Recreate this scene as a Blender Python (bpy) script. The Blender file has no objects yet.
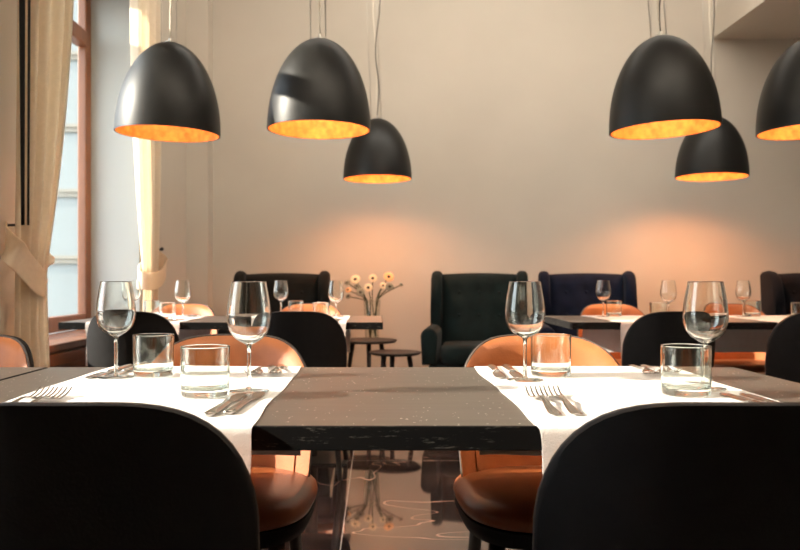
import bpy, bmesh, math, random
from mathutils import Vector, Matrix
R = math.radians
PI = math.pi
random.seed(7)
scene = bpy.context.scene
COL = scene.collection

# ------------------------------------------------------------------ materials
def new_mat(name):
    m = bpy.data.materials.new(name); m.use_nodes = True
    nt = m.node_tree
    b = nt.nodes['Principled BSDF']
    return m, nt, b

def pmat(name, col, rough=0.5, metal=0.0, var=0.0, scale=8.0, bump=0.0, bscale=60.0, ior=1.5, sheen=0.0, coat=0.0, stretch=(1,1,1), trans=0.0):
    m, nt, b = new_mat(name)
    b.inputs['Base Color'].default_value = (*col, 1)
    b.inputs['Roughness'].default_value = rough
    b.inputs['Metallic'].default_value = metal
    b.inputs['IOR'].default_value = ior
    b.inputs['Coat Weight'].default_value = coat
    b.inputs['Sheen Weight'].default_value = sheen
    tc = nt.nodes.new('ShaderNodeTexCoord')
    mp = nt.nodes.new('ShaderNodeMapping'); mp.inputs['Scale'].default_value = stretch
    nt.links.new(tc.outputs['Object'], mp.inputs['Vector'])
    if var > 0:
        n = nt.nodes.new('ShaderNodeTexNoise'); n.inputs['Scale'].default_value = scale; n.inputs['Detail'].default_value = 5
        nt.links.new(mp.outputs['Vector'], n.inputs['Vector'])
        r = nt.nodes.new('ShaderNodeValToRGB')
        r.color_ramp.elements[0].position = 0.3; r.color_ramp.elements[1].position = 0.7
        r.color_ramp.elements[0].color = (*[c*(1-var) for c in col], 1)
        r.color_ramp.elements[1].color = (*[min(1, c*(1+var)) for c in col], 1)
        nt.links.new(n.outputs['Fac'], r.inputs['Fac']); nt.links.new(r.outputs['Color'], b.inputs['Base Color'])
    if bump > 0:
        n2 = nt.nodes.new('ShaderNodeTexNoise'); n2.inputs['Scale'].default_value = bscale; n2.inputs['Detail'].default_value = 2
        nt.links.new(mp.outputs['Vector'], n2.inputs['Vector'])
        bp = nt.nodes.new('ShaderNodeBump'); bp.inputs['Strength'].default_value = bump; bp.inputs['Distance'].default_value = 0.004
        nt.links.new(n2.outputs['Fac'], bp.inputs['Height']); nt.links.new(bp.outputs['Normal'], b.inputs['Normal'])
    return m

M = {}
M['wall'] = pmat('plaster_beige', (0.575, 0.52, 0.445), 0.85, var=0.035, scale=1.6, bump=0.08, bscale=30)
M['ceiling'] = pmat('ceiling_paint', (0.72, 0.67, 0.60), 0.9, var=0.02, scale=2)
M['reveal'] = pmat('reveal_paint', (0.36, 0.38, 0.375), 0.7, var=0.02, scale=3)
M['shell'] = pmat('black_leather', (0.009, 0.008, 0.008), 0.7, var=0.15, scale=30, bump=0.12, bscale=260, ior=1.25)
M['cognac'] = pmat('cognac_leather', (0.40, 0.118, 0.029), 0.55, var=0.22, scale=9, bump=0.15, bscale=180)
M['seat_shaded'] = pmat('cognac_seat_shaded', (0.22, 0.060, 0.016), 0.36, var=0.22, scale=9, bump=0.12, bscale=180)  # same cognac leather, darkened in colour for the shade under the table
M['piping'] = pmat('taupe_piping', (0.075, 0.056, 0.045), 0.6, var=0.05)
M['leg'] = pmat('black_stained_oak', (0.022, 0.015, 0.011), 0.45, var=0.3, scale=14, stretch=(1, 1, 0.1))
M['smallwood'] = pmat('dark_walnut', (0.014, 0.009, 0.007), 0.5, var=0.3, scale=10, stretch=(1, 6, 1))
M['velvet_black'] = pmat('black_velvet', (0.0059, 0.0059, 0.0050), 0.9, var=0.25, scale=14, sheen=0.06, bump=0.1, bscale=300, ior=1.25)
M['velvet_green'] = pmat('bottle_green_velvet', (0.0042, 0.0101, 0.0101), 0.9, var=0.3, scale=12, sheen=0.06, bump=0.1, bscale=300, ior=1.25)
M['velvet_navy'] = pmat('navy_velvet', (0.0050, 0.0080, 0.021), 0.9, var=0.3, scale=12, sheen=0.06, bump=0.1, bscale=300, ior=1.25)
M['velvet_ink'] = pmat('ink_velvet', (0.0042, 0.0046, 0.0076), 0.9, var=0.3, scale=12, sheen=0.06, bump=0.1, bscale=300, ior=1.25)
M['lamp'] = pmat('satin_black_lacquer', (0.010, 0.010, 0.0095), 0.44, var=0.25, scale=6, ior=1.36, bump=0.03, bscale=40)
M['gold'] = pmat('gold_leaf', (0.78, 0.31, 0.080), 0.5, metal=0.3, var=0.35, scale=26, bump=0.5, bscale=70)
M['wire'] = pmat('steel_wire', (0.55, 0.52, 0.47), 0.35, metal=0.8, var=0.03)
M['cable'] = pmat('grey_textile_cable', (0.07, 0.06, 0.05), 0.7, var=0.1)
M['steel'] = pmat('polished_steel', (0.46, 0.43, 0.40), 0.18, metal=1.0, var=0.04, scale=40)
M['blackmetal'] = pmat('black_metal', (0.015, 0.014, 0.013), 0.5, var=0.15, scale=20)
M['linen'] = pmat('white_linen', (0.72, 0.69, 0.66), 0.85, var=0.03, scale=30, bump=0.25, bscale=420)
M['mahogany'] = pmat('red_mahogany', (0.17, 0.060, 0.022), 0.4, var=0.22, scale=9, stretch=(1, 1, 0.12))
M['curtain'] = pmat('ochre_curtain', (0.60, 0.445, 0.27), 0.85, var=0.06, scale=50, bump=0.15, bscale=300)
M['lining'] = pmat('cream_lining', (0.70, 0.64, 0.54), 0.85, var=0.04, scale=40)
M['stem'] = pmat('green_stem', (0.035, 0.045, 0.010), 0.6, var=0.3, scale=30)
M['petal_cream'] = pmat('cream_petal', (0.82, 0.66, 0.42), 0.6, var=0.1, scale=60)
M['petal_peach'] = pmat('peach_petal', (0.85, 0.45, 0.20), 0.6, var=0.12, scale=60)
M['petal_grey'] = pmat('faded_petal', (0.22, 0.20, 0.14), 0.7, var=0.15, scale=60)
M['disc'] = pmat('dark_flower_disc', (0.02, 0.013, 0.008), 0.9, var=0.4, scale=120)
M['facade'] = pmat('pale_render', (0.19, 0.205, 0.195), 0.9, var=0.05, scale=0.8)
M['cornice'] = pmat('cream_stone', (0.21, 0.185, 0.145), 0.9, var=0.05, scale=2)
M['street'] = pmat('paving', (0.16, 0.16, 0.155), 0.9, var=0.1, scale=1)
M['darkpane'] = pmat('far_window_pane', (0.25, 0.29, 0.30), 0.15, var=0.1)

# woven curtain cloth lets some daylight through
def cloth(name, col):
    m = pmat(name, col, .9, var=.06, scale=50, bump=.15, bscale=300)
    nt = m.node_tree; b = nt.nodes['Principled BSDF']; out = nt.nodes['Material Output']
    tl = nt.nodes.new('ShaderNodeBsdfTranslucent'); tl.inputs[0].default_value = (*col, 1)
    mx = nt.nodes.new('ShaderNodeMixShader'); mx.inputs[0].default_value = .45
    nt.links.new(b.outputs[0], mx.inputs[1]); nt.links.new(tl.outputs[0], mx.inputs[2]); nt.links.new(mx.outputs[0], out.inputs[0])
    return m
M['curtain'] = cloth('ochre_curtain_cloth', (.88, .79, .65))
# bulb
m, nt, b = new_mat('bulb_glow'); b.inputs['Base Color'].default_value = (1, .8, .5, 1)
b.inputs['Emission Color'].default_value = (1, .58, .24, 1); b.inputs['Emission Strength'].default_value = 2
M['bulb'] = m

# dark stone table top: brown black, sun glints painted in as pale flecks
m, nt, b = new_mat('dark_stone_painted_glints')
tc = nt.nodes.new('ShaderNodeTexCoord')
n1 = nt.nodes.new('ShaderNodeTexNoise'); n1.inputs['Scale'].default_value = 5; n1.inputs['Detail'].default_value = 6
mp = nt.nodes.new('ShaderNodeMapping'); mp.inputs['Scale'].default_value = (1, 7, 4)
nt.links.new(tc.outputs['Object'], mp.inputs[0]); nt.links.new(mp.outputs[0], n1.inputs['Vector'])
r1 = nt.nodes.new('ShaderNodeValToRGB')
r1.color_ramp.elements[0].color = (.040, .031, .025, 1); r1.color_ramp.elements[1].color = (.085, .066, .052, 1)
nt.links.new(n1.outputs['Fac'], r1.inputs['Fac'])
v = nt.nodes.new('ShaderNodeTexVoronoi'); v.inputs['Scale'].default_value = 90
nt.links.new(tc.outputs['Object'], v.inputs['Vector'])
n2 = nt.nodes.new('ShaderNodeTexNoise'); n2.inputs['Scale'].default_value = 11
nt.links.new(tc.outputs['Object'], n2.inputs['Vector'])
ad = nt.nodes.new('ShaderNodeMath'); ad.operation = 'MULTIPLY'; ad.inputs[1].default_value = .26
nt.links.new(n2.outputs['Fac'], ad.inputs[0])
lt = nt.nodes.new('ShaderNodeMath'); lt.operation = 'LESS_THAN'
nt.links.new(v.outputs['Distance'], lt.inputs[0]); nt.links.new(ad.outputs[0], lt.inputs[1])
sp = nt.nodes.new('ShaderNodeMath'); sp.operation = 'MULTIPLY'
n3 = nt.nodes.new('ShaderNodeTexNoise'); n3.inputs['Scale'].default_value = 37
nt.links.new(tc.outputs['Object'], n3.inputs['Vector'])
g3 = nt.nodes.new('ShaderNodeMath'); g3.operation = 'GREATER_THAN'; g3.inputs[1].default_value = .53
nt.links.new(n3.outputs['Fac'], g3.inputs[0])
nt.links.new(lt.outputs[0], sp.inputs[0]); nt.links.new(g3.outputs[0], sp.inputs[1])
mx = nt.nodes.new('ShaderNodeMix'); mx.data_type = 'RGBA'
nt.links.new(sp.outputs[0], mx.inputs[0]); nt.links.new(r1.outputs['Color'], mx.inputs[6]); mx.inputs[7].default_value = (.8, .75, .66, 1)
nt.links.new(mx.outputs[2], b.inputs['Base Color'])
b.inputs['Roughness'].default_value = .42; b.inputs['IOR'].default_value = 1.6
bp = nt.nodes.new('ShaderNodeBump'); bp.inputs['Strength'].default_value = .12; bp.inputs['Distance'].default_value = .003
nt.links.new(n1.outputs['Fac'], bp.inputs['Height']); nt.links.new(bp.outputs[0], b.inputs['Normal'])
M['stone'] = m

# black table edge with chipped pale grain lines
m, nt, b = new_mat('black_chipped_edge')
tc = nt.nodes.new('ShaderNodeTexCoord'); mp = nt.nodes.new('ShaderNodeMapping'); mp.inputs['Scale'].default_value = (32, 32, 230)
nt.links.new(tc.outputs['Object'], mp.inputs[0])
n1 = nt.nodes.new('ShaderNodeTexNoise'); n1.inputs['Scale'].default_value = 1.0; n1.inputs['Detail'].default_value = 7; n1.inputs['Roughness'].default_value = .7
nt.links.new(mp.outputs[0], n1.inputs['Vector'])
r1 = nt.nodes.new('ShaderNodeValToRGB'); r1.color_ramp.elements[0].position = .595; r1.color_ramp.elements[0].color = (.0025, .002, .002, 1)
r1.color_ramp.elements[1].position = .70; r1.color_ramp.elements[1].color = (.16, .15, .13, 1)
nt.links.new(n1.outputs['Fac'], r1.inputs[0]); nt.links.new(r1.outputs[0], b.inputs['Base Color']); b.inputs['Roughness'].default_value = .75; b.inputs['IOR'].default_value = 1.3
M['edge'] = m

# polished dark marble floor with pale veins and joints
m, nt, b = new_mat('polished_marble')
tc = nt.nodes.new('ShaderNodeTexCoord')
def math_node(op, a=None, bb=None, va=None, vb=None):
    n = nt.nodes.new('ShaderNodeMath'); n.operation = op
    if a is not None: nt.links.new(a, n.inputs[0])
    if bb is not None: nt.links.new(bb, n.inputs[1])
    if va is not None: n.inputs[0].default_value = va
    if vb is not None: n.inputs[1].default_value = vb
    return n.outputs[0]
nA = nt.nodes.new('ShaderNodeTexNoise'); nA.inputs['Scale'].default_value = .85; nA.inputs['Detail'].default_value = 3; nA.inputs['Distortion'].default_value = 1.2
nt.links.new(tc.outputs['Object'], nA.inputs['Vector'])
vein = math_node('ABSOLUTE', math_node('SUBTRACT', nA.outputs['Fac'], vb=.5))
vein = math_node('LESS_THAN', vein, vb=.0016)
nB = nt.nodes.new('ShaderNodeTexNoise'); nB.inputs['Scale'].default_value = 3.0; nB.inputs['Detail'].default_value = 6
nt.links.new(tc.outputs['Object'], nB.inputs['Vector'])
rB = nt.nodes.new('ShaderNodeValToRGB'); rB.color_ramp.elements[0].color = (.015, .012, .014, 1); rB.color_ramp.elements[1].color = (.075, .046, .038, 1)
rB.color_ramp.elements[0].position = .3; rB.color_ramp.elements[1].position = .75
nt.links.new(nB.outputs['Fac'], rB.inputs['Fac'])
sep = nt.nodes.new('ShaderNodeSeparateXYZ'); nt.links.new(tc.outputs['Object'], sep.inputs[0])
jx = math_node('LESS_THAN', math_node('FRACT', math_node('DIVIDE', math_node('ADD', sep.outputs[0], vb=12.1335), vb=1.2)), vb=.0042)
jy = math_node('LESS_THAN', math_node('FRACT', math_node('DIVIDE', math_node('ADD', sep.outputs[1], vb=12.55), vb=2.4)), vb=.0021)
jj = math_node('MAXIMUM', jx, jy)
mv = nt.nodes.new('ShaderNodeMix'); mv.data_type = 'RGBA'; nt.links.new(vein, mv.inputs[0]); nt.links.new(rB.outputs[0], mv.inputs[6]); mv.inputs[7].default_value = (.40, .26, .20, 1)
mj = nt.nodes.new('ShaderNodeMix'); mj.data_type = 'RGBA'; nt.links.new(jj, mj.inputs[0]); nt.links.new(mv.outputs[2], mj.inputs[6]); mj.inputs[7].default_value = (.45, .42, .40, 1)
nt.links.new(mj.outputs[2], b.inputs['Base Color'])
b.inputs['Roughness'].default_value = .035; b.inputs['IOR'].default_value = 2.3
M['floor'] = m

# glass
def thin_glass(name, tint, base=.04, gain=.96, rough=0.0, power=5.0):
    """clear thin sheet: straight-through light plus a mirror share that grows towards grazing angles"""
    m = bpy.data.materials.new(name); m.use_nodes = True; nt = m.node_tree; nt.nodes.clear()
    out = nt.nodes.new('ShaderNodeOutputMaterial')
    tr = nt.nodes.new('ShaderNodeBsdfTransparent'); tr.inputs[0].default_value = (*tint, 1)
    gl = nt.nodes.new('ShaderNodeBsdfGlossy'); gl.inputs['Roughness'].default_value = rough
    lw = nt.nodes.new('ShaderNodeLayerWeight'); lw.inputs['Blend'].default_value = .5
    pw = nt.nodes.new('ShaderNodeMath'); pw.operation = 'POWER'; pw.inputs[1].default_value = power
    nt.links.new(lw.outputs['Facing'], pw.inputs[0])
    ma = nt.nodes.new('ShaderNodeMath'); ma.operation = 'MULTIPLY_ADD'; ma.inputs[1].default_value = gain; ma.inputs[2].default_value = base
    nt.links.new(pw.outputs[0], ma.inputs[0])
    mx = nt.nodes.new('ShaderNodeMixShader')
    nt.links.new(ma.outputs[0], mx.inputs[0]); nt.links.new(tr.outputs[0], mx.inputs[1]); nt.links.new(gl.outputs[0], mx.inputs[2])
    nt.links.new(mx.outputs[0], out.inputs[0])
    return m
def solid_glass(name, tint):
    m = bpy.data.materials.new(name); m.use_nodes = True; nt = m.node_tree; nt.nodes.clear()
    out = nt.nodes.new('ShaderNodeOutputMaterial'); gl = nt.nodes.new('ShaderNodeBsdfGlass')
    gl.inputs['Color'].default_value = (*tint, 1); gl.inputs['IOR'].default_value = 1.5; gl.inputs['Roughness'].default_value = 0
    nt.links.new(gl.outputs[0], out.inputs[0]); return m
M['wineglass'] = solid_glass('wine_crystal', (.985, .995, .985))
M['tumbler'] = thin_glass('tumbler_glass', (.955, .97, .955), .06, .9, power=3.0, rough=.03)
M['vase'] = thin_glass('vase_glass', (.97, .985, .97), .04, .9)
M['solidglass'] = solid_glass('solid_glass', (.98, 1, .985))
M['pane'] = thin_glass('window_pane_glass', (.985, .995, .99), .03, .7)

# ------------------------------------------------------------------ mesh helpers
def link(name, bm, mat, parent=None, smooth=True, auto=None):
    me = bpy.data.meshes.new(name)
    bmesh.ops.recalc_face_normals(bm, faces=bm.faces)
    if auto is not None:
        for e in bm.edges:
            if len(e.link_faces) == 2 and e.calc_face_angle(0) > R(auto): e.smooth = False
    for f in bm.faces: f.smooth = smooth
    bm.to_mesh(me); bm.free()
    me.materials.append(mat)
    o = bpy.data.objects.new(name, me); COL.objects.link(o)
    if parent: o.parent = parent
    return o

def box(bm, x0, x1, y0, y1, z0, z1, bev=0.0, seg=3):
    g = bmesh.ops.create_cube(bm, size=1)
    vs = g['verts']
    for v in vs:
        v.co = Vector((x0 if v.co.x < 0 else x1, y0 if v.co.y < 0 else y1, z0 if v.co.z < 0 else z1))
    if bev > 0:
        es = list({e for v in vs for e in v.link_edges})
        bmesh.ops.bevel(bm, geom=es, offset=bev, segments=seg, profile=.5, affect='EDGES')

def lathe(bm, prof, n=48, cx=0, cy=0, cz=0):
    """prof: list of (r, z); r==0 makes a pole."""
    rings = []
    for r, z in prof:
        if r < 1e-6: rings.append([bm.verts.new((cx, cy, cz+z))])
        else: rings.append([bm.verts.new((cx+r*math.cos(2*PI*k/n), cy+r*math.sin(2*PI*k/n), cz+z)) for k in range(n)])
    for a, b in zip(rings, rings[1:]):
        for k in range(n):
            k2 = (k+1) % n
            if len(a) == 1 and len(b) == 1: continue
            if len(a) == 1: bm.faces.new((a[0], b[k], b[k2]))
            elif len(b) == 1: bm.faces.new((a[k], a[k2], b[0]))
            else: bm.faces.new((a[k], a[k2], b[k2], b[k]))

def tube(bm, pts, rad, n=10, closed=False):
    pts = [Vector(p) for p in pts]
    N = len(pts)
    rads = rad if isinstance(rad, (list, tuple)) else [rad]*N
    rings = []
    prev = None
    for i, p in enumerate(pts):
        if closed: t = pts[(i+1) % N]-pts[i-1]
        else: t = pts[min(i+1, N-1)]-pts[max(i-1, 0)]
        t.normalize()
        if prev is None:
            a = Vector((0, 0, 1)) if abs(t.z) < .9 else Vector((1, 0, 0))
            u = t.cross(a).normalized()
        else:
            u = (prev - t*prev.dot(t)).normalized()
        prev = u
        w = t.cross(u)
        rings.append([bm.verts.new(p+(u*math.cos(2*PI*k/n)+w*math.sin(2*PI*k/n))*rads[i]) for k in range(n)])
    rng = range(N if closed else N-1)
    for i in rng:
        a, b = rings[i], rings[(i+1) % N]
        for k in range(n):
            bm.faces.new((a[k], a[(k+1) % n], b[(k+1) % n], b[k]))
    if not closed:
        bm.faces.new(rings[0]); bm.faces.new(list(reversed(rings[-1])))

def slab(bm, F, B):
    """closed slab from two equal grids of points (front, back)."""
    nr, nc = len(F), len(F[0])
    f = [[bm.verts.new(p) for p in row] for row in F]
    b = [[bm.verts.new(p) for p in row] for row in B]
    for i in range(nr-1):
        for j in range(nc-1):
            bm.faces.new((f[i][j], f[i][j+1], f[i+1][j+1], f[i+1][j]))
            bm.faces.new((b[i][j], b[i+1][j], b[i+1][j+1], b[i][j+1]))
    for j in range(nc-1):
        bm.faces.new((f[0][j], b[0][j], b[0][j+1], f[0][j+1]))
        bm.faces.new((f[-1][j], f[-1][j+1], b[-1][j+1], b[-1][j]))
    for i in range(nr-1):
        bm.faces.new((f[i][0], f[i+1][0], b[i+1][0], b[i][0]))
        bm.faces.new((f[i][-1], b[i][-1], b[i+1][-1], f[i+1][-1]))

def prism(bm, pts, axis, a, b, bev=0.0, seg=3):
    """polygon pts in the plane across axis, extruded from a to b."""
    def P(p, t):
        return {'x': (t, p[0], p[1]), 'y': (p[0], t, p[1]), 'z': (p[0], p[1], t)}[axis]
    A = [bm.verts.new(P(p, a)) for p in pts]; B = [bm.verts.new(P(p, b)) for p in pts]
    n = len(pts)
    caps = [bm.faces.new(A), bm.faces.new(list(reversed(B)))]
    for i in range(n): bm.faces.new((A[i], B[i], B[(i+1) % n], A[(i+1) % n]))
    if bev > 0:
        es = list({e for f in caps for e in f.edges})
        bmesh.ops.bevel(bm, geom=es, offset=bev, segments=seg, profile=.5, affect='EDGES')

def tag(o, label=None, cat=None, group=None, kind=None):
    if label: o['label'] = label
    if cat: o['category'] = cat
    if group: o['group'] = group
    if kind: o['kind'] = kind
    return o

def thing(name, label, cat, loc=(0, 0, 0), rz=0, group=None):
    o = bpy.data.objects.new(name, None); COL.objects.link(o)
    o.empty_display_size = .1
    o.location = loc; o.rotation_euler = (0, 0, rz)
    return tag(o, label, cat, group)

def kids(o): return [c for c in ALL() if c.parent is o]
def ALL(): return list(COL.objects)

def dup(o, label=None, loc=None, rz=None, parent=None, swap=None):
    c = o.copy(); COL.objects.link(c)
    if parent is not None: c.parent = parent
    if label: c['label'] = label
    if loc is not None: c.location = loc
    if rz is not None: c.rotation_euler = (c.rotation_euler[0], c.rotation_euler[1], rz)
    for ch in list(o.children): dup(ch, parent=c)
    return c

def struct(name, bm, mat, parent=None, smooth=False, label=None, auto=None):
    o = link(name, bm, mat, parent, smooth, auto)
    if parent is None: o['kind'] = 'structure'
    return o

def lerp(a, b, t): return a+(b-a)*t

# ------------------------------------------------------------------ the room
XL, XR, YB, YN, ZC = -1.62, 5.2, 7.0, -3.0, 3.9     # left wall, right wall, far wall, wall behind the camera, ceiling
WT = .40
bm = bmesh.new(); box(bm, XL-WT, XR+.3, YN-.3, YB+.3, -.2, 0); struct('floor', bm, M['floor'])
bm = bmesh.new(); box(bm, XL-WT, XR+.3, YN-.3, YB+.3, ZC, ZC+.2); struct('ceiling', bm, M['ceiling'])
bm = bmesh.new(); box(bm, XL-WT, XR+.3, YB, YB+.3, 0, ZC); struct('wall_back', bm, M['wall'])
bm = bmesh.new(); box(bm, XR, XR+.3, YN, YB, 0, ZC); struct('wall_right', bm, M['wall'])
SILL, HEAD, TR0, TR1 = .64, 2.98, 2.52, 2.62
WIN = [(3.60, 5.46), (.80, 2.02)]
bm = bmesh.new()
ys = [YB]
for a, b_ in WIN: ys += [b_, a]
ys.append(YN)
for i in range(0, len(ys), 2): box(bm, XL-WT, XL, ys[i+1], ys[i], 0, ZC)
for a, b_ in WIN:
    box(bm, XL-WT, XL, a, b_, 0, .56); box(bm, XL-WT, XL, a, b_, HEAD, ZC)
struct('wall_left', bm, M['wall'])
# corner pilaster and dropped ceiling on the right
bm = bmesh.new(); box(bm, XL, -1.437, 6.8, YB, 0, ZC); struct('trim_1', bm, M['wall'])
bm = bmesh.new(); box(bm, 2.93, XR, -1.0, YB, 3.07, ZC); struct('ceiling_soffit', bm, M['wall'])
bm = bmesh.new(); box(bm, XL-WT, XR+.3, YN-.3, YN, 0, ZC); struct('wall_front', bm, M['wall'])
# painted window reveals (thin lining of each opening)
for k, (a, b_) in enumerate(WIN):
    bm = bmesh.new()
    box(bm, XL-.345, XL+.001, b_-.012, b_+.0, SILL, HEAD)
    box(bm, XL-.345, XL+.001, a, a+.012, SILL, HEAD)
    box(bm, XL-.345, XL+.001, a+.012, b_-.012, HEAD-.012, HEAD)
    struct('trim_%d' % (k+2), bm, M['reveal'])

def side_window(n, a, b_, split=True):
    w = bpy.data.objects.new('window_%d' % n, None); COL.objects.link(w); w['kind'] = 'structure'
    x0, x1 = XL-.385, XL-.325
    f = bmesh.new()
    fw = .095
    z0, z1 = SILL, HEAD-.013
    aa, bb = a+.013, b_-.013
    nw = .06
    box(f, x0, x1, aa, aa+nw, z0, z1, .008, 2); box(f, x0, x1, bb-fw, bb, z0, z1, .008, 2)
    box(f, x0, x1, aa+nw, bb-fw, z0, z0+fw, .008, 2); box(f, x0, x1, aa+nw, bb-fw, z1-fw, z1, .008, 2)
    link('frame', f, M['mahogany'], w, False)
    f = bmesh.new(); box(f, x0-.01, x1+.012, aa+nw, bb-fw, TR0, TR1, .01, 2); link('transom', f, M['mahogany'], w, False)
    mid = (a+b_)/2
    cols = [(aa+nw, mid-.045), (mid+.045, bb-fw)] if split else [(aa+nw, bb-fw)]
    if split:
        f = bmesh.new(); box(f, x0, x1, mid-.045, mid+.045, z0+fw, TR0, .008, 2); box(f, x0, x1, mid-.045, mid+.045, TR1, z1-fw, .008, 2); link('mullion', f, M['mahogany'], w, False)
    for p, q in cols:
        for r, t_ in ((z0+fw, TR0), (TR1, z1-fw)):
            f = bmesh.new(); box(f, XL-.359, XL-.353, p-.004, q+.004, r-.004, t_+.004); link('pane', f, M['pane'], w, False)
    f = bmesh.new(); box(f, XL-.32, XL+.03, a+.013, b_-.013, .60, SILL, .008, 2); link('window_sill', f, M['mahogany'], w, False)
    f = bmesh.new()
    box(f, XL, XL+.012, a, b_, .0, .60)
    box(f, XL+.012, XL+.030, a, b_, .53, .595, .007, 2); box(f, XL+.012, XL+.024, a, b_, .50, .53, .005, 2)
    box(f, XL+.012, XL+.026, a, b_, 0, .11, .006, 2)
    for yy in (a, mid-.05, b_-.1): box(f, XL+.012, XL+.022, yy, yy+.1, .11, .5, .004, 2)
    link('apron_panel', f, M['mahogany'], w, False)
for k, (a, b_) in enumerate(WIN): side_window(k+1, a, b_, k == 0)

# ------------------------------------------------------------------ outside the window
bm = bmesh.new(); box(bm, -60, 40, -60, 90, -.5, -.35); o = struct('street_ground', bm, M['street'])
bld = thing('apartment_building', 'pale rendered building with cream cornices seen through the window', 'building', (-11.0, 20, -.35))
bm = bmesh.new(); box(bm, -7, 7, 0, 8, 0, 15); link('wall', bm, M['facade'], bld, False)
for zz in (.1, 1.72, 3.38, 5.0, 6.8, 8.6, 10.4):
    bm = bmesh.new(); box(bm, -7, 7, -.06, -.001, zz, zz+.12); box(bm, -7, 7, -.10, -.001, zz+.12, zz+.20); link('cornice', bm, M['cornice'], bld, False)
for fl in (2.0, 5.3, 8.9):
    for wx in (-6, -3.8, -1.6, 5.2):
        bm = bmesh.new(); box(bm, wx, wx+1.0, -.05, -.002, fl, fl+1.3); wn = link('window', bm, M['darkpane'], bld, False)

# ------------------------------------------------------------------ dining chair (faces +y, origin on the floor under the seat)
CW, CQ, CH, CTOP, CBOT = .225, 4.0, .19, .812, .40
def chair_top(x):
    t = min(1, abs(x)/CW)
    return CTOP - CH*(1-math.sqrt(max(0, 1-t**CQ)))
def chair_plan(x, z):
    t = abs(x)/CW
    lean = -.205 - .065*(z-CBOT)/(CTOP-CBOT)
    return lean + .115*t**2.3
def back_grid(inset, off, bulge=0.0, nu=30, nv=16, bot=CBOT, crown=0.0):
    rows = []
    for i in range(nv+1):
        v = i/nv
        row = []
        for j in range(nu+1):
            u = -1+2*j/nu
            u = math.copysign(math.sin(abs(u)*PI/2)**.9, u)
            x = u*(CW-inset)
            xx = u*CW
            zt = chair_top(xx*.999)-inset
            z = bot + (zt-bot)*v
            y = chair_plan(xx, z)
            pu, pv = 1-abs(u)**7, 1-abs(2*v-1)**9
            y += off + bulge*max(0, pu)*max(0, pv)
            z += crown
            # the sides turn in towards the seat
            row.append((x*(1-.06*max(0, (.56-z))/.16), y, z))
        rows.append(row)
    return rows
def superplan(cx, cy, hw, hd, n, p=3.2):
    out = []
    for k in range(n):
        a = 2*PI*k/n
        c, s = math.cos(a), math.sin(a)
        out.append((cx+hw*math.copysign(abs(c)**(2/p), c), cy+hd*math.copysign(abs(s)**(2/p), s)))
    return out
def pillow_solid(bm, hw, hd, prof, n=56, p=3.2, cx=0, cy=0, taper=0.0):
    """stack of superellipse rings; prof: (scale, z)"""
    rings = []
    for s, z in prof:
        if s < 1e-6: rings.append([bm.verts.new((cx, cy, z))]); continue
        ring = []
        for (x, y) in superplan(0, 0, hw*s, hd*s, n, p):
            ring.append(bm.verts.new((cx+x*(1-taper*(y/hd)), cy+y, z)))
        rings.append(ring)
    for a, b in zip(rings, rings[1:]):
        for k in range(n):
            k2 = (k+1) % n
            if len(a) == 1: bm.faces.new((a[0], b[k], b[k2]))
            elif len(b) == 1: bm.faces.new((a[k], a[k2], b[0]))
            else: bm.faces.new((a[k], a[k2], b[k2], b[k]))

def make_chair():
    t = thing('dining_chair', '', 'chair')
    bm = bmesh.new(); slab(bm, back_grid(0, 0), back_grid(0, .016)); link('back_shell', bm, M['shell'], t, True, 50)
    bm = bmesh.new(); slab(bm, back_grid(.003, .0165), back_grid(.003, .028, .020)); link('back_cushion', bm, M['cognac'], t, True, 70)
    # piping round the rim of the back
    g = back_grid(.002, .021)
    path = [r[0] for r in g[:-1]] + list(g[-1]) + [r[-1] for r in reversed(g[:-1])]
    bm = bmesh.new(); tube(bm, path, .0034, 8); link('piping', bm, M['piping'], t)
    # seams where the side panels meet the middle one
    c = back_grid(.006, .0285, .020)
    nu = len(c[0])-1
    for j in (6, nu-6):
        bm = bmesh.new(); tube(bm, [c[i][j] for i in range(2, len(c)-1)], .0018, 6); link('seam', bm, M['cognac'], t)
    bm = bmesh.new()
    pillow_solid(bm, .238, .235, [(0, .375), (.80, .375), (.95, .385), (.985, .405), (.985, .42), (0, .42)], cy=.015, taper=.05)
    fs = bm.verts; link('seat_shell', bm, M['shell'], t, True, 60)
    bm = bmesh.new()
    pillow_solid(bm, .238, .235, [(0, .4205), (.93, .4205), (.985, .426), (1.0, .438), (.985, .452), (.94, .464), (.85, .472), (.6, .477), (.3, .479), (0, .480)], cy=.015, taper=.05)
    link('seat_cushion', bm, M['seat_shaded'], t)
    for sx, sy in ((-1, 1), (1, 1), (-1, -1), (1, -1)):
        bm = bmesh.new()
        tube(bm, [(sx*.165, .015+sy*.155, .385), (sx*.20, .015+sy*.20, .0)], [.019, .011], 12)
        link('leg', bm, M['leg'], t)
    return t
chair0 = make_chair()
used = []
def chair(x, y, rz, label, group):
    if not used:
        o = chair0; o.location = (x, y, 0); o.rotation_euler = (0, 0, rz); o['label'] = label; used.append(1)
    else: o = dup(chair0, label, (x, y, 0), rz)
    o['group'] = group
    return o
G1, G2 = 'dining chairs at the front tables', 'dining chairs at the tables behind'
NY, FY = 1.21, 1.93
chair(-.389, NY, R(0), 'dining chair seen from behind, black shell back cut by the lower left of the photo', G1)
chair(.442, NY, R(0), 'dining chair seen from behind, black shell back at the lower right of the photo', G1)
chair(-.387, FY, PI, 'cognac leather chair facing camera across the front table, behind the left runner', G1)
chair(.430, FY, PI, 'cognac leather chair facing camera across the front table, behind the right runner', G1)
chair(-1.10, 1.91, PI-R(7), 'cognac leather chair beside the gathered curtain at the left edge of the photo', G1)
NM, FM = 4.02, 4.76
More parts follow.
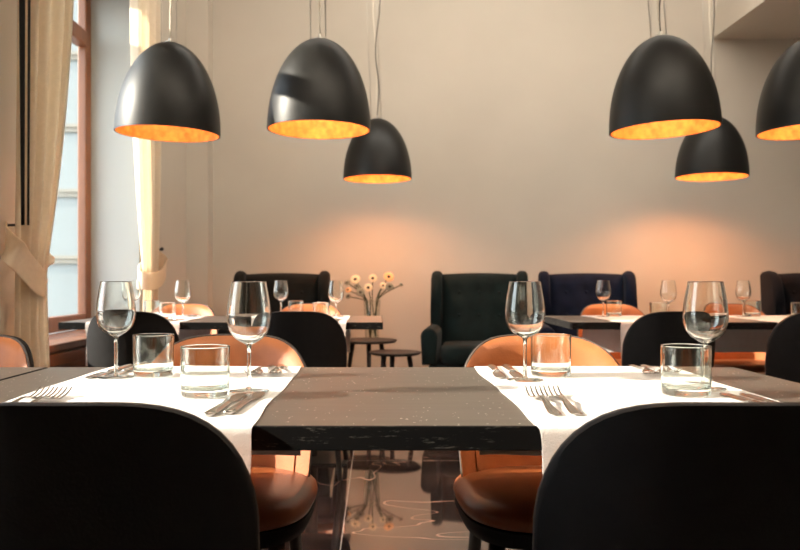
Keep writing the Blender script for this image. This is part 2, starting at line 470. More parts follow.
chair(-1.19, NM, R(1), 'black backed chair in front of the window, near side of left rear table', G2)
chair(-.37, NM, R(-2), 'black backed chair in front of the low round tables, near side of left rear table', G2)
chair(1.42, NM, R(2), 'black backed chair behind the right tumbler, near side of right rear table', G2)
chair(2.13, NM, R(0), 'black backed chair cut by the right edge of the photo, rear right table', G2)
chair(-1.195, FM, PI, 'cognac chair on far side of left rear table nearest the curtain', G2)
chair(-.415, FM, PI, 'cognac chair on far side of left rear table, in front of the black armchair', G2)
chair(1.447, FM, PI, 'cognac chair on far side of right rear table, in front of the navy armchair', G2)
chair(2.19, FM, PI, 'cognac chair on far side of right rear table, behind the rightmost front wine glass', G2)

# ------------------------------------------------------------------ tables
def table(name, x0, x1, y0, y1, label, ped):
    t = thing(name, label, 'table', ((x0+x1)/2, (y0+y1)/2, 0), 0, 'dark stone dining tables')
    w, d = (x1-x0)/2, (y1-y0)/2
    bm = bmesh.new(); box(bm, -w+.004, w-.004, -d+.004, d-.004, .715, .75); link('tabletop', bm, M['stone'], t, False)
    bm = bmesh.new(); box(bm, -w, w, -d, -d+.0038, .7145, .7497, .0012, 2); box(bm, -w, w, d-.0038, d, .7145, .7497, .0012, 2)
    box(bm, -w, -w+.0038, -d+.0038, d-.0038, .7145, .7497, .0012, 2); box(bm, w-.0038, w, -d+.0038, d-.0038, .7145, .7497, .0012, 2)
    link('edge_band', bm, M['edge'], t, False)
    for px in ped:
        bm = bmesh.new(); box(bm, px-.15, px+.15, -.15, .15, .699, .7145, .003, 2); link('support_plate', bm, M['blackmetal'], t, False)
        bm = bmesh.new(); lathe(bm, [(0, .012), (.034, .012), (.034, .6985), (0, .6985)], 24, px, 0); link('column', bm, M['blackmetal'], t, True, 40)
        bm = bmesh.new(); box(bm, px-.2, px+.2, -.2, .2, 0, .0118, .003, 2); link('base_plate', bm, M['blackmetal'], t, False)
    return t
F0, F1 = 1.15, 1.93
B0, B1 = 3.965, 4.70
table('dining_table', -.788, .862, F0, F1, 'dark stone dining table nearest the camera, with two white runners across it', (-.42, .49))
table('dining_table', -1.585, -.794, F0, F1, 'dark stone table butted against the left end of the front table', (0,))
table('dining_table', -1.58, .03, B0, B1, 'dark stone table in the second row on the left, by the window', (-.42, .42))
table('dining_table', .97, 2.62, B0, B1, 'dark stone table in the second row on the right', (-.40, .40))

# ------------------------------------------------------------------ runners
def runner(cx, y0, y1, label, w=.46, seed=0, flare=0.0):
    rnd = random.Random(seed)
    zt = .7504
    th = .0014
    # cross-section along y: hang, over the edge, top, over the edge, hang
    pts = []
    low = .535
    n = 12
    e = .0045
    for i in range(n): pts.append((y0-e-.0015, lerp(low, zt-.012, i/(n-1)), 1-i/(n-1)))
    pts += [(y0-e, zt-.004, 0), (y0-e*.4, zt, 0), (y0+.01, zt, 0)]
    for i in range(1, 16): pts.append((lerp(y0+.01, y1-.01, i/15), zt, 0))
    pts += [(y1+e*.4, zt, 0), (y1+e, zt-.004, 0)]
    for i in range(n): pts.append((y1+e+.0015, lerp(zt-.012, low, i/(n-1)), i/(n-1)))
    NX = 24
    ph = [rnd.uniform(0, 6.28) for _ in range(4)]
    def P(i, j, up):
        y, z, h = pts[i]
        u = -1+2*j/NX
        s = i*.33
        ed = .0022*math.sin(s*1.7+ph[0])+.0018*math.sin(s*3.1+ph[1])
        x = u*(w/2 + (ed if abs(u) > .5 else 0)) + flare*h*.02
        sg = -1 if y < (y0+y1)/2 else 1
        ny, nz = (sg, 0) if h > 0 or z < zt-.002 else (0, 1)
        wv = h*(.006*math.sin(u*6+ph[2])+.006)
        return (cx+x*(1-.012*h), y+sg*wv+ny*th*up, z+nz*th*up)
    F = [[P(i, j, 1) for j in range(NX+1)] for i in range(len(pts))]
    B = [[P(i, j, 0) for j in range(NX+1)] for i in range(len(pts))]
    bm = bmesh.new(); slab(bm, F, B)
    o = link('table_runner', bm, M['linen'], None, True, 60)
    return tag(o, label, 'table runner', 'white linen table runners')
RL, RR = -.41, .462
runner(RL, F0, F1, 'white linen runner across the left half of the front table, hanging over its edge', seed=1)
runner(RR, F0, F1, 'white linen runner across the right half of the front table, hanging over its edge', seed=2, flare=.6)
ML1, ML2, MR1, MR2 = -1.21, -.385, 1.435, 2.21
runner(ML1, B0, B1, 'white runner on the left rear table at its window end', seed=3)
runner(ML2, B0, B1, 'white runner on the left rear table at the end near the flower vase', seed=4)
runner(MR1, B0, B1, 'white runner on the right rear table near its left end', seed=5)
runner(MR2, B0, B1, 'white runner on the right rear table at the right edge of photo', seed=6)
TZ = .7522   # top of the runners

# ------------------------------------------------------------------ glasses
def make_wine():
    t = thing('wine_glass', '', 'wine glass')
    bm = bmesh.new()
    out = [(.0320, .2049), (.0322, .2045), (.03235, .2035), (.0327, .2010), (.0350, .188), (.0385, .168), (.0408, .148), (.0412, .136), (.0395, .122), (.0345, .109), (.0265, .099), (.0165, .0925), (.0085, .0885), (.0056, .0862), (.0050, .0853)]
    inn = [(.0, .0925), (.005, .0927), (.010, .0935), (.0200, .0980), (.0285, .1048), (.0345, .1131), (.0382, .1240), (.0400, .1365), (.0396, .148), (.0373, .168), (.0339, .188), (.0316, .2010), (.03125, .2035), (.0312, .2045), (.0314, .2049), (.0317, .2051)]
    lathe(bm, [(0, .0850), (.0048, .0850)] + list(reversed(out)) + list(reversed(inn)), 56)
    link('bowl', bm, M['wineglass'], t)
    bm = bmesh.new(); lathe(bm, [(0, .0045), (.0058, .0047), (.0042, .0100), (.0037, .022), (.0035, .05), (.0038, .070), (.0046, .0848), (0, .0848)], 24); link('stem', bm, M['solidglass'], t)
    bm = bmesh.new(); lathe(bm, [(0, 0), (.037, 0), (.0375, .0008), (.037, .0016), (.022, .0024), (.010, .0038), (0, .0042)], 56); link('foot', bm, M['wineglass'], t)
    return t
def make_tumbler():
    bm = bmesh.new()
    lathe(bm, [(0, .0015), (.028, .0015), (.0300, .0013), (.0370, .0003), (.0385, 0), (.0405, .0008), (.0418, .0025), (.0424, .0055), (.0426, .009), (.0429, .030), (.0432, .05), (.0434, .070), (.04355, .0850), (.0436, .0880), (.0435, .0889), (.0430, .0896), (.0425, .0896), (.0420, .0889), (.0419, .0880), (.04185, .0850), (.0417, .070), (.0415, .05), (.0411, .030), (.0407, .0215), (.0402, .0175), (.0388, .0145), (.036, .0132), (.030, .0127), (.015, .0123), (0, .0122)], 80)
    o = link('tumbler', bm, M['solidglass'], None)
    return tag(o, '', 'tumbler')
wine0, tum0 = make_wine(), make_tumbler()
uw, ut = [], []
GW, GT = 'wine glasses on the tables', 'water tumblers on the tables'
def wine(x, y, label, rz=0):
    o = wine0 if not uw else dup(wine0)
    uw.append(1); o['label'] = label; o['group'] = GW; o.location = (x, y, TZ); o.rotation_euler = (0, 0, rz)
def tum(x, y, label):
    o = tum0 if not ut else dup(tum0)
    ut.append(1); o['label'] = label; o['group'] = GT; o.location = (x, y, TZ)
wine(-.558, 1.71, 'clear wine glass farthest left on the front table, in front of the window')
wine(-.2395, 1.497, 'clear wine glass on the left front runner, in front of a cognac chair')
wine(.308, 1.665, 'clear wine glass on the right front runner beside its left tumbler')
wine(.628, 1.53, 'clear wine glass behind the right front tumbler, rightmost on the front table')
tum(-.486, 1.74, 'clear tumbler on the left front runner, in front of the black backed chair')
tum(-.308, 1.435, 'clear tumbler on the left front runner, nearest the camera')
tum(.378, 1.74, 'clear tumbler on the right front runner, in front of the cognac chair')
tum(.560, 1.45, 'clear tumbler on the right front runner, nearest the camera')
wine(-1.375, 4.52, 'small distant wine glass overlapping the leftmost front wine glass')
wine(-1.02, 4.20, 'distant wine glass left of the corner pilaster on the left rear table')
wine(-.543, 4.52, 'distant wine glass in front of the black armchair, second rear runner from left')
wine(-.216, 4.22, 'distant wine glass just left of the flower vase on the left rear table')
wine(1.278, 4.52, 'distant wine glass in front of the navy armchair on the right rear table')
wine(1.53, 4.20, 'distant wine glass against the glowing wall, right of the navy armchair')
wine(2.07, 4.52, 'distant wine glass just left of the rightmost armchair on the right rear table')
tum(-1.29, 4.58, 'distant tumbler on the window-end rear runner, left one of the two')
tum(-1.105, 4.22, 'distant tumbler on the window-end rear runner, right one of the two')
tum(-.465, 4.58, 'distant tumbler on the rear runner before the black armchair, left of the two')
tum(-.295, 4.22, 'distant tumbler on the rear runner before the black armchair, right of the two')
tum(1.356, 4.58, 'distant tumbler beside the wine glass in front of the navy armchair')
tum(1.483, 4.22, 'distant tumbler behind the rear black chair on the right table')
tum(2.15, 4.58, 'distant tumbler just left of the rightmost armchair on the right rear table')
tum(2.232, 4.22, 'distant tumbler cut by the right edge of the photo')

# ------------------------------------------------------------------ cutlery (lies along y, working end at +y, origin at its middle)
def ribbon(bm, st, th):
    """st: (y, half width, z mid). Closed flat bar with rounded section."""
    F, B = [], []
    for y, w, z in st:
        F.append([(x*w, y, z+th*.5*(1-.75*abs(x)**3)) for x in (-1, -.7, -.3, 0, .3, .7, 1)])
        B.append([(x*w, y, z-th*.5*(1-.75*abs(x)**3)) for x in (-1, -.7, -.3, 0, .3, .7, 1)])
    slab(bm, F, B)
def make_fork():
    t = thing('fork', '', 'fork')
    bm = bmesh.new()
    ribbon(bm, [(-.102, .004, .0022), (-.100, .0075, .0022), (-.085, .0088, .0024), (-.05, .0068, .004), (-.01, .0042, .0085), (.015, .0036, .0105), (.026, .0042, .0095), (.034, .0095, .0065), (.042, .0128, .0048), (.052, .0130, .0040)], .0028)
    link('handle', bm, M['steel'], t)
    for k in range(4):
        x = -.0112+k*.00747
        bm = bmesh.new(); tube(bm, [(x, .0515, .0040), (x, .066, .0042), (x, .082, .0068), (x, .094, .0112), (x, .101, .0150)], [.0017, .0016, .0014, .0012, .0007], 8)
        link('tine', bm, M['steel'], t)
    return t
def make_knife():
    t = thing('table_knife', '', 'knife')
    bm = bmesh.new()
    ribbon(bm, [(-.112, .004, .0036), (-.109, .0078, .0036), (-.09, .0086, .0036), (-.04, .0068, .0036), (.0, .0062, .0036), (.008, .0066, .0036)], .0066)
    link('handle', bm, M['steel'], t)
    bm = bmesh.new()
    ribbon(bm, [(.008, .006, .0036), (.02, .0085, .0034), (.05, .0102, .0030), (.09, .0100, .0026), (.106, .0078, .0024), (.114, .003, .0022)], .0020)
    link('blade', bm, M['steel'], t)
    return t
fork0, knife0 = make_fork(), make_knife()
uf, uk = [], []
def fork(x, y, rz, label):
    o = fork0 if not uf else dup(fork0)
    uf.append(1); o['label'] = label; o['group'] = 'steel forks on the runners'; o.scale = (1.12, 1.13, 1.1); o.location = (x, y, TZ); o.rotation_euler = (0, 0, rz)
def knife(x, y, rz, label):
    o = knife0 if not uk else dup(knife0)
    uk.append(1); o['label'] = label; o['group'] = 'steel knives on the runners'; o.scale = (1.25, 1.05, 1); o.location = (x, y, TZ); o.rotation_euler = (0, 0, rz)
fork(-.592, 1.322, R(0), 'outer left fork of the pair at far left, behind the left black chair back')
fork(-.560, 1.322, R(0), 'inner right fork of the pair at far left, behind the left black chair back')
fork(.278, 1.335, R(-2), 'left fork of the pair on the front edge of the right runner')
fork(.311, 1.337, R(-2), 'right fork of the pair on the front edge of the right runner')
knife(-.250, 1.332, R(-3), 'left knife of the pair at the right edge of the left front runner')
knife(-.221, 1.350, R(-4), 'right knife of the pair at the right edge of the left front runner')
knife(.632, 1.335, R(2), 'left knife of the pair beside the right front tumbler')
knife(.660, 1.330, R(-1), 'right knife of the pair beside the right front tumbler')
fork(-.262, 1.815, PI-R(4), 'left fork lying behind the wine glass stem, far side of left front runner')
fork(-.226, 1.820, PI+R(3), 'right fork lying behind the wine glass stem, far side of left front runner')
knife(-.600, 1.800, PI-R(4), 'left knife beside the leftmost wine glass, far side of left runner')
knife(-.568, 1.815, PI-R(3), 'right knife beside the leftmost wine glass, far side of left runner')
knife(.268, 1.80, PI-R(3), 'left knife beside the wine glass on the far side of the right runner')
knife(.304, 1.80, PI-R(2), 'right knife beside the wine glass on the far side of the right runner')
fork(.606, 1.82, PI-R(5), 'left fork left of the right front tumbler, far side of right runner')
fork(.640, 1.82, PI-R(2), 'right fork left of the right front tumbler, far side of right runner')
for cx, nm in ((ML1, 'window-end rear runner'), (ML2, 'rear runner nearest the flower vase'), (MR1, 'rear runner behind the right black chair'), (MR2, 'rear runner at the right edge')):
    fork(cx+.150, 4.56, PI, 'left fork, far side of the '+nm)
    fork(cx+.182, 4.56, PI, 'right fork, far side of the '+nm)
    knife(cx+.150, 4.10, 0, 'left knife, near side of the '+nm)
    knife(cx+.182, 4.10, 0, 'right knife, near side of the '+nm)

# ------------------------------------------------------------------ wing armchairs (face +y)
def make_armchair(mat, label, loc, rz):
    t = thing('wing_armchair', label, 'armchair', loc, rz, 'wing armchairs along the far wall')
    bm = bmesh.new(); box(bm, -.37, .37, -.33, .33, .16, .335, .03, 4); link('seat_base', bm, mat, t)
    bm = bmesh.new(); pillow_solid(bm, .285, .30, [(0, .337), (.93, .337), (.985, .35), (1, .40), (.985, .455), (.93, .475), (.6, .485), (0, .49)], p=5, cy=.07); link('seat_cushion', bm, mat, t)
    # back with a softly bowed top
    nu, nv = 20, 14
    def g(front):
        rows = []
        for i in range(nv+1):
            v = i/nv
            row = []
            for j in range(nu+1):
                u = -1+2*j/nu
                top = 1.005+.012*(1-u*u)
                z = lerp(.336, top, v)
                yc = -.275-.10*v
                pv = max(0, 1-(2*v-1)**8); pu = max(0, 1-abs(u)**8)
                th = .014+.06*(pv*pu)**.5
                # buttons pull the padding in
                if front:
                    for bx in (-.16, 0, .16):
                        for bz in (.68, .86):
                            dd = math.hypot(u*.29-bx, z-bz); th -= .022*math.exp(-(dd/.045)**2)
                row.append((u*.312, yc+(th if front else -th*.75), z))
            rows.append(row)
        return rows
    bm = bmesh.new(); slab(bm, g(True), g(False)); link('backrest', bm, mat, t, True)
    for bx in (-.16, 0, .16):
        for bz in (.68, .86):
            bm = bmesh.new(); bmesh.ops.create_uvsphere(bm, u_segments=12, v_segments=8, radius=.013)
            v = (bz-.336)/.68
            bmesh.ops.translate(bm, verts=bm.verts, vec=(bx, -.275-.10*v+.052, bz)); link('button', bm, mat, t)
    for s in (-1, 1):
        prof = [(-.36, .50), (-.40, .60), (-.43, 1.0), (-.40, 1.028), (-.34, 1.035), (-.28, 1.025), (-.225, .99), (-.19, .93), (-.175, .86), (-.185, .78), (-.20, .70), (-.20, .60), (-.21, .50)]
        bm = bmesh.new(); prism(bm, prof, 'x', s*.296, s*.384, .036, 5); link('wing', bm, mat, t, True)
        bm = bmesh.new()
        pr = []
        for k in range(15):
            a = PI*k/14; pr.append((.358*s+.062*math.cos(a), .545+.062*math.sin(a)))
        pr += [(.358*s-.052, .336), (.358*s+.052, .336)]
        prism(bm, pr, 'y', -.37, .335, .02, 4); link('arm', bm, mat, t, True, 75)
    for sx in (-1, 1):
        for sy in (-1, 1):
            bm = bmesh.new(); tube(bm, [(sx*.31, sy*.27, .165), (sx*.325, sy*.30, 0)], [.026, .016], 12); link('leg', bm, M['leg'], t)
    return t
make_armchair(M['velvet_black'], 'black velvet wing armchair at left, behind the left rear table', (-.765, 6.15, 0), PI)
make_armchair(M['velvet_green'], 'dark bottle green wing armchair right of the flower vase', (.780, 6.13, 0), PI-R(8))
make_armchair(M['velvet_navy'], 'navy blue velvet wing armchair behind the right rear table', (1.675, 6.26, 0), PI-R(8))
make_armchair(M['velvet_ink'], 'near black wing armchair cut by the right edge of the photo', (3.53, 6.15, 0), PI+R(3))

# ------------------------------------------------------------------ low round tables, vase and flowers
def low_table(label, x, y, r, h, a0):
    t = thing('side_table', label, 'side table', (x, y, 0), 0, 'low round wooden tables')
    bm = bmesh.new(); lathe(bm, [(0, h-.022), (r-.02, h-.022), (r-.003, h-.010), (r, h-.004), (r-.003, h), (0, h)], 64); link('tabletop', bm, M['smallwood'], t, True, 40)
    for k in range(3):
        a = a0+k*2*PI/3
        bm = bmesh.new(); tube(bm, [(.55*r*math.cos(a), .55*r*math.sin(a), h-.0225), (.88*r*math.cos(a), .88*r*math.sin(a), 0)], [.019, .012], 12); link('leg', bm, M['smallwood'], t)
low_table('low round dark wood table carrying the flower vase, taller of the pair', -.075, 6.32, .235, .49, R(275))
low_table('lower round dark wood table standing in front of the vase table', .135, 5.93, .195, .43, R(100))
VX, VY, VZ = -.04, 6.30, .4905
vs = thing('flower_vase', 'clear glass cylinder vase with water holding gerbera stems', 'vase', (VX, VY, VZ))
bm = bmesh.new(); lathe(bm, [(0, 0), (.050, 0), (.054, .004), (.058, .15), (.068, .31), (.0655, .312), (.055, .15), (.050, .016), (0, .014)], 48); link('vessel', bm, M['vase'], vs)
heads = [  # px, py, radius, material, y offset, label
 (372.8, 278.6, .036, 'petal_cream', -.02, 'cream gerbera with dark centre standing tallest above the middle of the vase'),
 (355.4, 280.0, .043, 'petal_cream', .03, 'large cream gerbera high on the left side of the bunch'),
 (388.6, 277.5, .045, 'petal_peach', .02, 'large peach gerbera highest on the right side of the bunch'),
 (347.5, 283.0, .026, 'petal_grey', .0, 'faded dark gerbera at the upper left tip of the bunch'),
 (368.2, 288.0, .036, 'petal_cream', -.05, 'cream gerbera with black centre facing forward low in the middle'),
 (360.4, 292.6, .036, 'petal_grey', -.05, 'faded grey gerbera drooping just left of the vase'),
 (348.4, 290.4, .027, 'petal_peach', .0, 'small peach gerbera at the far left, middle of three'),
 (348.6, 296.8, .025, 'petal_grey', -.02, 'small dark gerbera drooping lowest at the far left'),
 (357.0, 286.5, .026, 'petal_grey', -.01, 'greenish half open gerbera under the large cream one'),
 (383.0, 286.0, .030, 'petal_cream', -.03, 'pale gerbera with dark centre right of the vase middle'),
 (389.6, 287.0, .035, 'petal_grey', -.04, 'faded gerbera with dark centre below the peach one'),
 (401.0, 285.0, .018, 'petal_grey', .0, 'tiny dark gerbera bud on a long stem far right')]
for k, (px, py, r, pm, dy, lab) in enumerate(heads):
    Y = VY+dy; s = 800/Y
    hx, hz = (px-377)/s, .96-(py-280)/s
    bx = VX+.030*math.cos(k*2.1); by = VY+.030*math.sin(k*2.1)
    bz = VZ+.020
    t = thing('gerbera', lab, 'flower', (bx, by, bz), 0, 'gerberas in the glass vase')
    H = Vector((hx-bx, Y-by, hz-bz))
    neck = Vector(((hx-VX)*.40+VX-bx, (Y-VY)*.5+VY-by, VZ+.30-bz))
    neck.x = max(min(neck.x+bx, VX+.046), VX-.046)-bx
    neck.y = max(min(neck.y+by, VY+.03), VY-.03)-by
    pts = []
    c1 = neck*1.02 + Vector((0, 0, (H.z-neck.z)*.35))
    for i in range(6): pts.append(neck*(i/6))
    for i in range(9):
        q = i/8
        pts.append(neck*(1-q)**2 + c1*2*q*(1-q) + H*q*q)
    bm = bmesh.new(); tube(bm, pts, .0042, 8); link('stem', bm, M['stem'], t)
    d = Vector(((hx-VX)*.8, -1.0 if k in (0, 4, 5, 9, 10) else -.55, .35)).normalized()
    rot = d.to_track_quat('Z', 'Y').to_matrix().to_4x4(); rot.translation = H
    bm = bmesh.new()
    npet = 18
    for ly, (sc, lift) in enumerate(((1.0, .004), (.78, .007))):
        for i in range(npet):
            a = 2*PI*(i+.5*ly)/npet
            ca, sa = math.cos(a), math.sin(a)
            row = []
            for q, wq in ((.22, .05), (.45, .10), (.75, .125), (.93, .09), (1.0, .02)):
                rr = r*sc*q; ww = r*wq
                zz = lift + r*.18*math.sin(q*2.4)
                row.append([(rr*ca-ww*sa*w_, rr*sa+ww*ca*w_, zz-.0015*abs(w_)) for w_ in (-1, 0, 1)])
            slab(bm, row, [[(x, y, z-.0008) for x, y, z in rw] for rw in row])
    bmesh.ops.transform(bm, matrix=rot, verts=bm.verts); link('petals', bm, M[pm], t)
    bm = bmesh.new(); lathe(bm, [(0, -.002), (r*.28, -.002), (r*.40, .007), (r*.32, .013), (0, .015)], 20)
    bmesh.ops.transform(bm, matrix=rot, verts=bm.verts); link('flower_centre', bm, M['disc'], t)

# ------------------------------------------------------------------ pendant lamps
def make_pendant(cord_seed):
    t = thing('pendant_lamp', '', 'pendant lamp', (0, 0, 0), 0, 'black dome pendant lamps')
    RR_, HH = .268, .472
    def prof(rr, hh, n=28, t0=.012):
        out = []
        for i in range(n+1):
            q = lerp(t0, 1, (i/n)**1.5)
            out.append((rr*math.sqrt(max(0, 1-(1-q)**2)), hh*(1-q)))
        return out
    bm = bmesh.new()
    o = prof(RR_, HH); i_ = prof(RR_-.006, HH-.006)
    lathe(bm, [(0, o[0][1])]+o+[(RR_-.0025, -.001)]+list(reversed(prof(RR_-.0035, HH-.004)))+[(0, i_[0][1]+.002)], 80); link('lamp_shade', bm, M['lamp'], t, True, 60)
    j_ = prof(RR_-.010, HH-.010)
    bm = bmesh.new(); lathe(bm, [(0, i_[0][1])]+i_+list(reversed(j_))+[(0, j_[0][1])], 80); link('gold_lining', bm, M['gold'], t, True, 60)
    bm = bmesh.new(); lathe(bm, [(0, HH-.011), (.026, HH-.011), (.026, HH-.09), (.020, HH-.10), (0, HH-.10)], 24); link('lamp_socket', bm, M['blackmetal'], t, True, 40)
    bm = bmesh.new(); bmesh.ops.create_uvsphere(bm, u_segments=24, v_segments=14, radius=.045)
    bmesh.ops.translate(bm, verts=bm.verts, vec=(0, 0, HH-.146)); link('bulb', bm, M['bulb'], t)
    bm = bmesh.new(); lathe(bm, [(0, HH-.006), (.030, HH-.008), (.030, HH+.002), (.012, HH+.006), (.010, HH+.022), (0, HH+.022)], 24); link('top_cap', bm, M['wire'], t, True, 40)
    return t
pend0 = make_pendant(0)
up = []
def pendant(px, rim_y, Y, label, tilt, lean=0.0, cord=None, energy=14.0, light_wire=True, spot=3.0):
    s = 800/Y
    X = (px-377)/s; z = .96-(rim_y-280)/s
    o = pend0 if not up else dup(pend0)
    up.append(1); o['label'] = label; o.location = (X, Y, z); o.rotation_euler = (lean, tilt, 0)
    rot = o.rotation_euler.to_matrix().inverted()
    def L(p): return rot @ (Vector(p)-Vector((X, Y, z)))
    top = Vector((X, Y, z)) + o.rotation_euler.to_matrix() @ Vector((0, 0, .490))
    # supply cable (slightly slack) and steel suspension wires up to the ceiling
    pts = []
    amp = cord or .012
    for i in range(25):
        q = i/24
        pts.append(L((top.x + amp*math.sin(q*13+px)*(1-.4*q)*min(1, q*6) + .015*q, top.y, lerp(top.z, ZC-.03, q))))
    bm = bmesh.new(); tube(bm, pts, .0042, 8); link('cable', bm, M['cable'] if not light_wire else M['lining'], o)
    for dx in (-.048, .030):
        a = Vector((X, Y, z)) + o.rotation_euler.to_matrix() @ Vector((dx, 0, .462))
        bm = bmesh.new(); tube(bm, [L(a), L((a.x, a.y, ZC-.03))], .0022 if light_wire else .0007, 6); link('suspension_wire', bm, M['wire'], o)
    bm = bmesh.new(); lathe(bm, [(0, -.035), (.06, -.035), (.065, -.03), (.065, 0), (0, 0)], 32)
    bmesh.ops.translate(bm, verts=bm.verts, vec=(top.x, top.y, ZC-.001))
    for v in bm.verts: v.co = L(v.co)
    link('ceiling_rose', bm, M['lamp'], o, True, 40)
    ld = bpy.data.lights.new('lamp_light', 'POINT'); ld.energy = energy; ld.color = (1.0, .66, .36); ld.shadow_soft_size = .05
    lo = bpy.data.objects.new('lamp_light', ld); COL.objects.link(lo); lo.parent = o; lo.location = (0, 0, .20)
    sl = bpy.data.lights.new('lamp_spot', 'SPOT'); sl.energy = spot; sl.color = (1.0, .40, .16); sl.shadow_soft_size = .05; sl.spot_size = R(158); sl.spot_blend = .8
    s2 = bpy.data.objects.new('lamp_spot', sl); COL.objects.link(s2); s2.parent = o; s2.location = (0, 0, .10)
EN = 1.9
pendant(168, 134, 4.15, 'black dome pendant lamp nearest the window, leftmost of the six', R(1.8), R(.8), energy=EN)
pendant(319, 130, 4.15, 'black dome pendant lamp second from left, with sunlit band across it', R(.6), 0, energy=EN)
pendant(377.5, 179, 6.25, 'smaller looking black pendant lamp behind, above the flower vase', R(-.3), 0, .02, 2.2, False, 17)
pendant(664.5, 130, 4.02, 'large black pendant lamp on the right, tilted, left of the rightmost pair', R(-2.4), 0, .03, EN, False)
pendant(814, 131, 4.05, 'black pendant lamp cut off by the right edge of the photo', R(-1.5), 0, .02, EN, False)
pendant(711.5, 177, 6.20, 'smaller looking black pendant lamp in the back right, above the glowing wall', R(.6), 0, .012, 2.2, False, 27)

# ------------------------------------------------------------------ curtains
def curtain(label, P0, P1, Q0, Q1, ztie, folds, amp, amp_t, flip, group, hook, band, strips=None):
    t = thing('curtain', label, 'curtain', (P0[0], P0[1], 0), 0, group)
    N, NV = folds*10, 44
    zt, zb = 3.55, .02
    F, B = [], []
    for i in range(NV+1):
        z = lerp(zt, zb, i/NV)
        if z > ztie: k = max(0, 1-(z-ztie)/(zt-ztie)); k = k**3.0
        else: k = 1-.35*((ztie-z)/(ztie-zb))**1.5
        a = Vector(P0).lerp(Vector(Q0), k); b = Vector(P1).lerp(Vector(Q1), k)
        am = lerp(amp, amp_t, k)
        d = (b-a); n = Vector((d.y, -d.x)).normalized()
        rf, rb = [], []
        for j in range(N+1):
            u = j/N
            w = am*(math.sin(u*folds*2*PI+.4*math.sin(i*.12))+.35*math.sin(u*folds*4.3+1.3+i*.05))
            p = a+d*u + n*w
            rf.append((p.x-P0[0]+n.x*.0012, p.y-P0[1]+n.y*.0012, z)); rb.append((p.x-P0[0]-n.x*.0012, p.y-P0[1]-n.y*.0012, z))
        F.append(rf); B.append(rb)
    bm = bmesh.new(); slab(bm, F, B); link('drape', bm, M['curtain'], t, True)
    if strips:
        # black strips standing in for the shade in the gaps between folds
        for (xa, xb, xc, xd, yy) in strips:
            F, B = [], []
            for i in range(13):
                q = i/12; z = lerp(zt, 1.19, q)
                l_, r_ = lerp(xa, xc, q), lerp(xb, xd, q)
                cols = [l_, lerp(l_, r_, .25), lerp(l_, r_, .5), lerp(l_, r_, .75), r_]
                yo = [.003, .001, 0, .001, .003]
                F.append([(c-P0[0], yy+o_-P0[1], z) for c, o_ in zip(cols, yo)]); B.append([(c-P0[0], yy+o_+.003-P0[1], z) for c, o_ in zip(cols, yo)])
            bm = bmesh.new(); slab(bm, F, B); tag(link('shade_strip', bm, M['shell'], t, True), 'black strip painted in as shade between the folds')
    # tie band: a ribbon sweeping round the front of the drape
    rows = []
    n = len(band)
    smooth = []
    for i in range((n-1)*6+1):
        q = i/6; k = min(int(q), n-2); f = q-k
        p0, p1, p2, p3 = [Vector(band[max(0, min(n-1, k+m_))]) for m_ in (-1, 0, 1, 2)]
        smooth.append(.5*((2*p1)+(p2-p0)*f+(2*p0-5*p1+4*p2-p3)*f*f+(3*p1-p0-3*p2+p3)*f**3))
    hw = .056
    F, B = [], []
    for i, p in enumerate(smooth):
        tg = (smooth[min(i+1, len(smooth)-1)]-smooth[max(0, i-1)]).normalized()
        upv = (Vector((0, 0, 1))-tg*tg.z).normalized()
        nn = tg.cross(upv)
        base = p-Vector((P0[0], P0[1], 0))
        F.append([base+upv*hw*q+nn*.002 for q in (-1, -.9, -.5, 0, .5, .9, 1)]); B.append([base+upv*hw*q-nn*.002 for q in (-1, -.9, -.5, 0, .5, .9, 1)])
    bm = bmesh.new(); slab(bm, F, B); tb = link('tie_back', bm, M['curtain'], t, True)
    bm = bmesh.new(); hx, hy, hz = hook[0]-P0[0], hook[1]-P0[1], hook[2]
    tube(bm, [(hx, hy, hz), (hx+.045, hy, hz), (hx+.055, hy, hz+.004)], .006, 10)
    bmesh.ops.create_uvsphere(bm, u_segments=14, v_segments=8, radius=.014, matrix=Matrix.Translation((hx+.06, hy, hz+.004)))
    link('wall_hook', bm, M['blackmetal'], tb)
    return t
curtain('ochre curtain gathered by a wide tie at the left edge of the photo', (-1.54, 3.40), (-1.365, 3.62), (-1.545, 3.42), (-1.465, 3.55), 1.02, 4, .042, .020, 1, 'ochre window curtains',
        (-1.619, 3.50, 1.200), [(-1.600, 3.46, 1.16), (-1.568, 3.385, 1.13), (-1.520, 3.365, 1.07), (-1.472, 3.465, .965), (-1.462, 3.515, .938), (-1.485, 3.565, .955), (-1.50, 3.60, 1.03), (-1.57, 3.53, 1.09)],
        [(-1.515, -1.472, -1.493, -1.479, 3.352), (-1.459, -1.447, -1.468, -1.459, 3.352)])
curtain('ochre curtain on the far side of the window, behind the leftmost pendant lamp', (-1.525, 5.0), (-1.56, 5.72), (-1.52, 5.22), (-1.57, 5.70), .98, 5, .036, .018, 1, 'ochre window curtains',
        (-1.619, 5.80, 1.18), [(-1.605, 5.80, 1.12), (-1.55, 5.80, 1.08), (-1.515, 5.74, 1.04), (-1.475, 5.45, .97), (-1.475, 5.20, .95), (-1.53, 5.16, .96), (-1.58, 5.30, 1.0), (-1.606, 5.50, 1.04)])

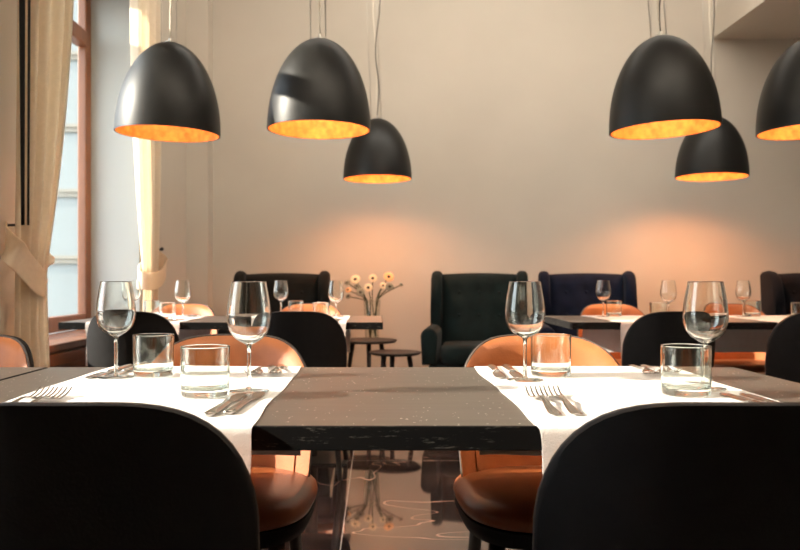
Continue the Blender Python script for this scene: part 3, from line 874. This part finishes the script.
# ------------------------------------------------------------------ light
w = bpy.data.worlds.new('daylight'); scene.world = w; w.use_nodes = True
nt = w.node_tree; bg = nt.nodes['Background']
tcw = nt.nodes.new('ShaderNodeTexCoord'); sx = nt.nodes.new('ShaderNodeSeparateXYZ'); nt.links.new(tcw.outputs['Generated'], sx.inputs[0])
rw = nt.nodes.new('ShaderNodeValToRGB'); rw.color_ramp.elements[0].position = 0; rw.color_ramp.elements[0].color = (.93, .98, 1.0, 1)
rw.color_ramp.elements[1].position = .7; rw.color_ramp.elements[1].color = (.76, .87, 1.0, 1)
nt.links.new(sx.outputs[2], rw.inputs[0]); nt.links.new(rw.outputs[0], bg.inputs[0]); bg.inputs[1].default_value = 3.1
sd = bpy.data.lights.new('sun', 'SUN'); sd.energy = 7.0; sd.angle = R(.6); sd.color = (1.0, .90, .76)
so = bpy.data.objects.new('sun', sd); COL.objects.link(so)
az, el = R(6.5), math.atan(.42)
d = Vector((math.cos(az)*math.cos(el), math.sin(az)*math.cos(el), -math.sin(el)))
so.rotation_euler = d.to_track_quat('-Z', 'Y').to_euler(); so.location = (-6, 2, 4)

# added fill light: unseen bar under the ceiling that brightens the far wall
ll = thing('added_fill_light', 'added unseen fill light, long slim black bar under the ceiling above the frame', 'added fill light', (1.6, 5.0, 3.80))
bm = bmesh.new(); box(bm, -2.7, 2.7, -.05, .05, .0, .0995, .006, 2); link('added_fill_housing', bm, M['blackmetal'], ll, False)
bm = bmesh.new(); box(bm, -2.65, 2.65, -.035, .035, -.006, -.0005); link('added_fill_diffuser', bm, M['linen'], ll, False)
ad_ = bpy.data.lights.new('washer_fill', 'AREA'); ad_.shape = 'RECTANGLE'; ad_.size = 5.2; ad_.size_y = .07; ad_.energy = 36; ad_.color = (1.0, .92, .80)
ao = bpy.data.objects.new('washer_fill', ad_); COL.objects.link(ao); ao.parent = ll; ao.location = (0, .03, -.02)
ao.rotation_euler = Vector((0, 2.0, -2.3)).to_track_quat('-Z', 'Y').to_euler()

# a second added fill, farther forward, throws its light up against the ceiling
l2 = thing('added_fill_light', 'added unseen fill light, long slim black bar hung below the ceiling above the front table', 'added fill light', (1.6, 1.6, 3.30))
bm = bmesh.new(); box(bm, -2.7, 2.7, -.05, .05, .0, .09, .006, 2); link('added_fill_housing', bm, M['blackmetal'], l2, False)
bm = bmesh.new(); box(bm, -2.65, 2.65, -.035, .035, .0905, .096); link('added_fill_diffuser', bm, M['linen'], l2, False)
for xx in (-2, 2):
    bm = bmesh.new(); tube(bm, [(xx, .0445, .05), (xx, .0445, .599)], .003, 8); link('suspension_wire', bm, M['wire'], l2)
ad2 = bpy.data.lights.new('uplight_fill', 'AREA'); ad2.shape = 'RECTANGLE'; ad2.size = 5.2; ad2.size_y = .07; ad2.energy = 116; ad2.color = (1.0, .93, .83)
a2 = bpy.data.objects.new('uplight_fill', ad2); COL.objects.link(a2); a2.parent = l2; a2.location = (0, 0, .11); a2.rotation_euler = (PI, 0, 0)

# ------------------------------------------------------------------ camera
cd = bpy.data.cameras.new('camera'); cam = bpy.data.objects.new('camera', cd); COL.objects.link(cam)
cam.location = (0, 0, .96); cam.rotation_euler = (R(90), 0, 0)
cd.sensor_width = 36; cd.lens = 36.0; cd.shift_x = 23/800; cd.shift_y = 5/800; cd.clip_start = .05
cd.dof.use_dof = True; cd.dof.focus_distance = 1.6; cd.dof.aperture_fstop = 7.0
scene.camera = cam
scene.view_settings.view_transform = 'Standard'; scene.view_settings.look = 'None'
scene.view_settings.gamma = 1.0; scene.view_settings.use_curve_mapping = False
scene.view_settings.exposure = 1.27
scene.cycles.max_bounces = 14; scene.cycles.transparent_max_bounces = 24; scene.cycles.transmission_bounces = 12; scene.cycles.diffuse_bounces = 8; scene.cycles.glossy_bounces = 6
scene.cycles.sample_clamp_indirect = 6
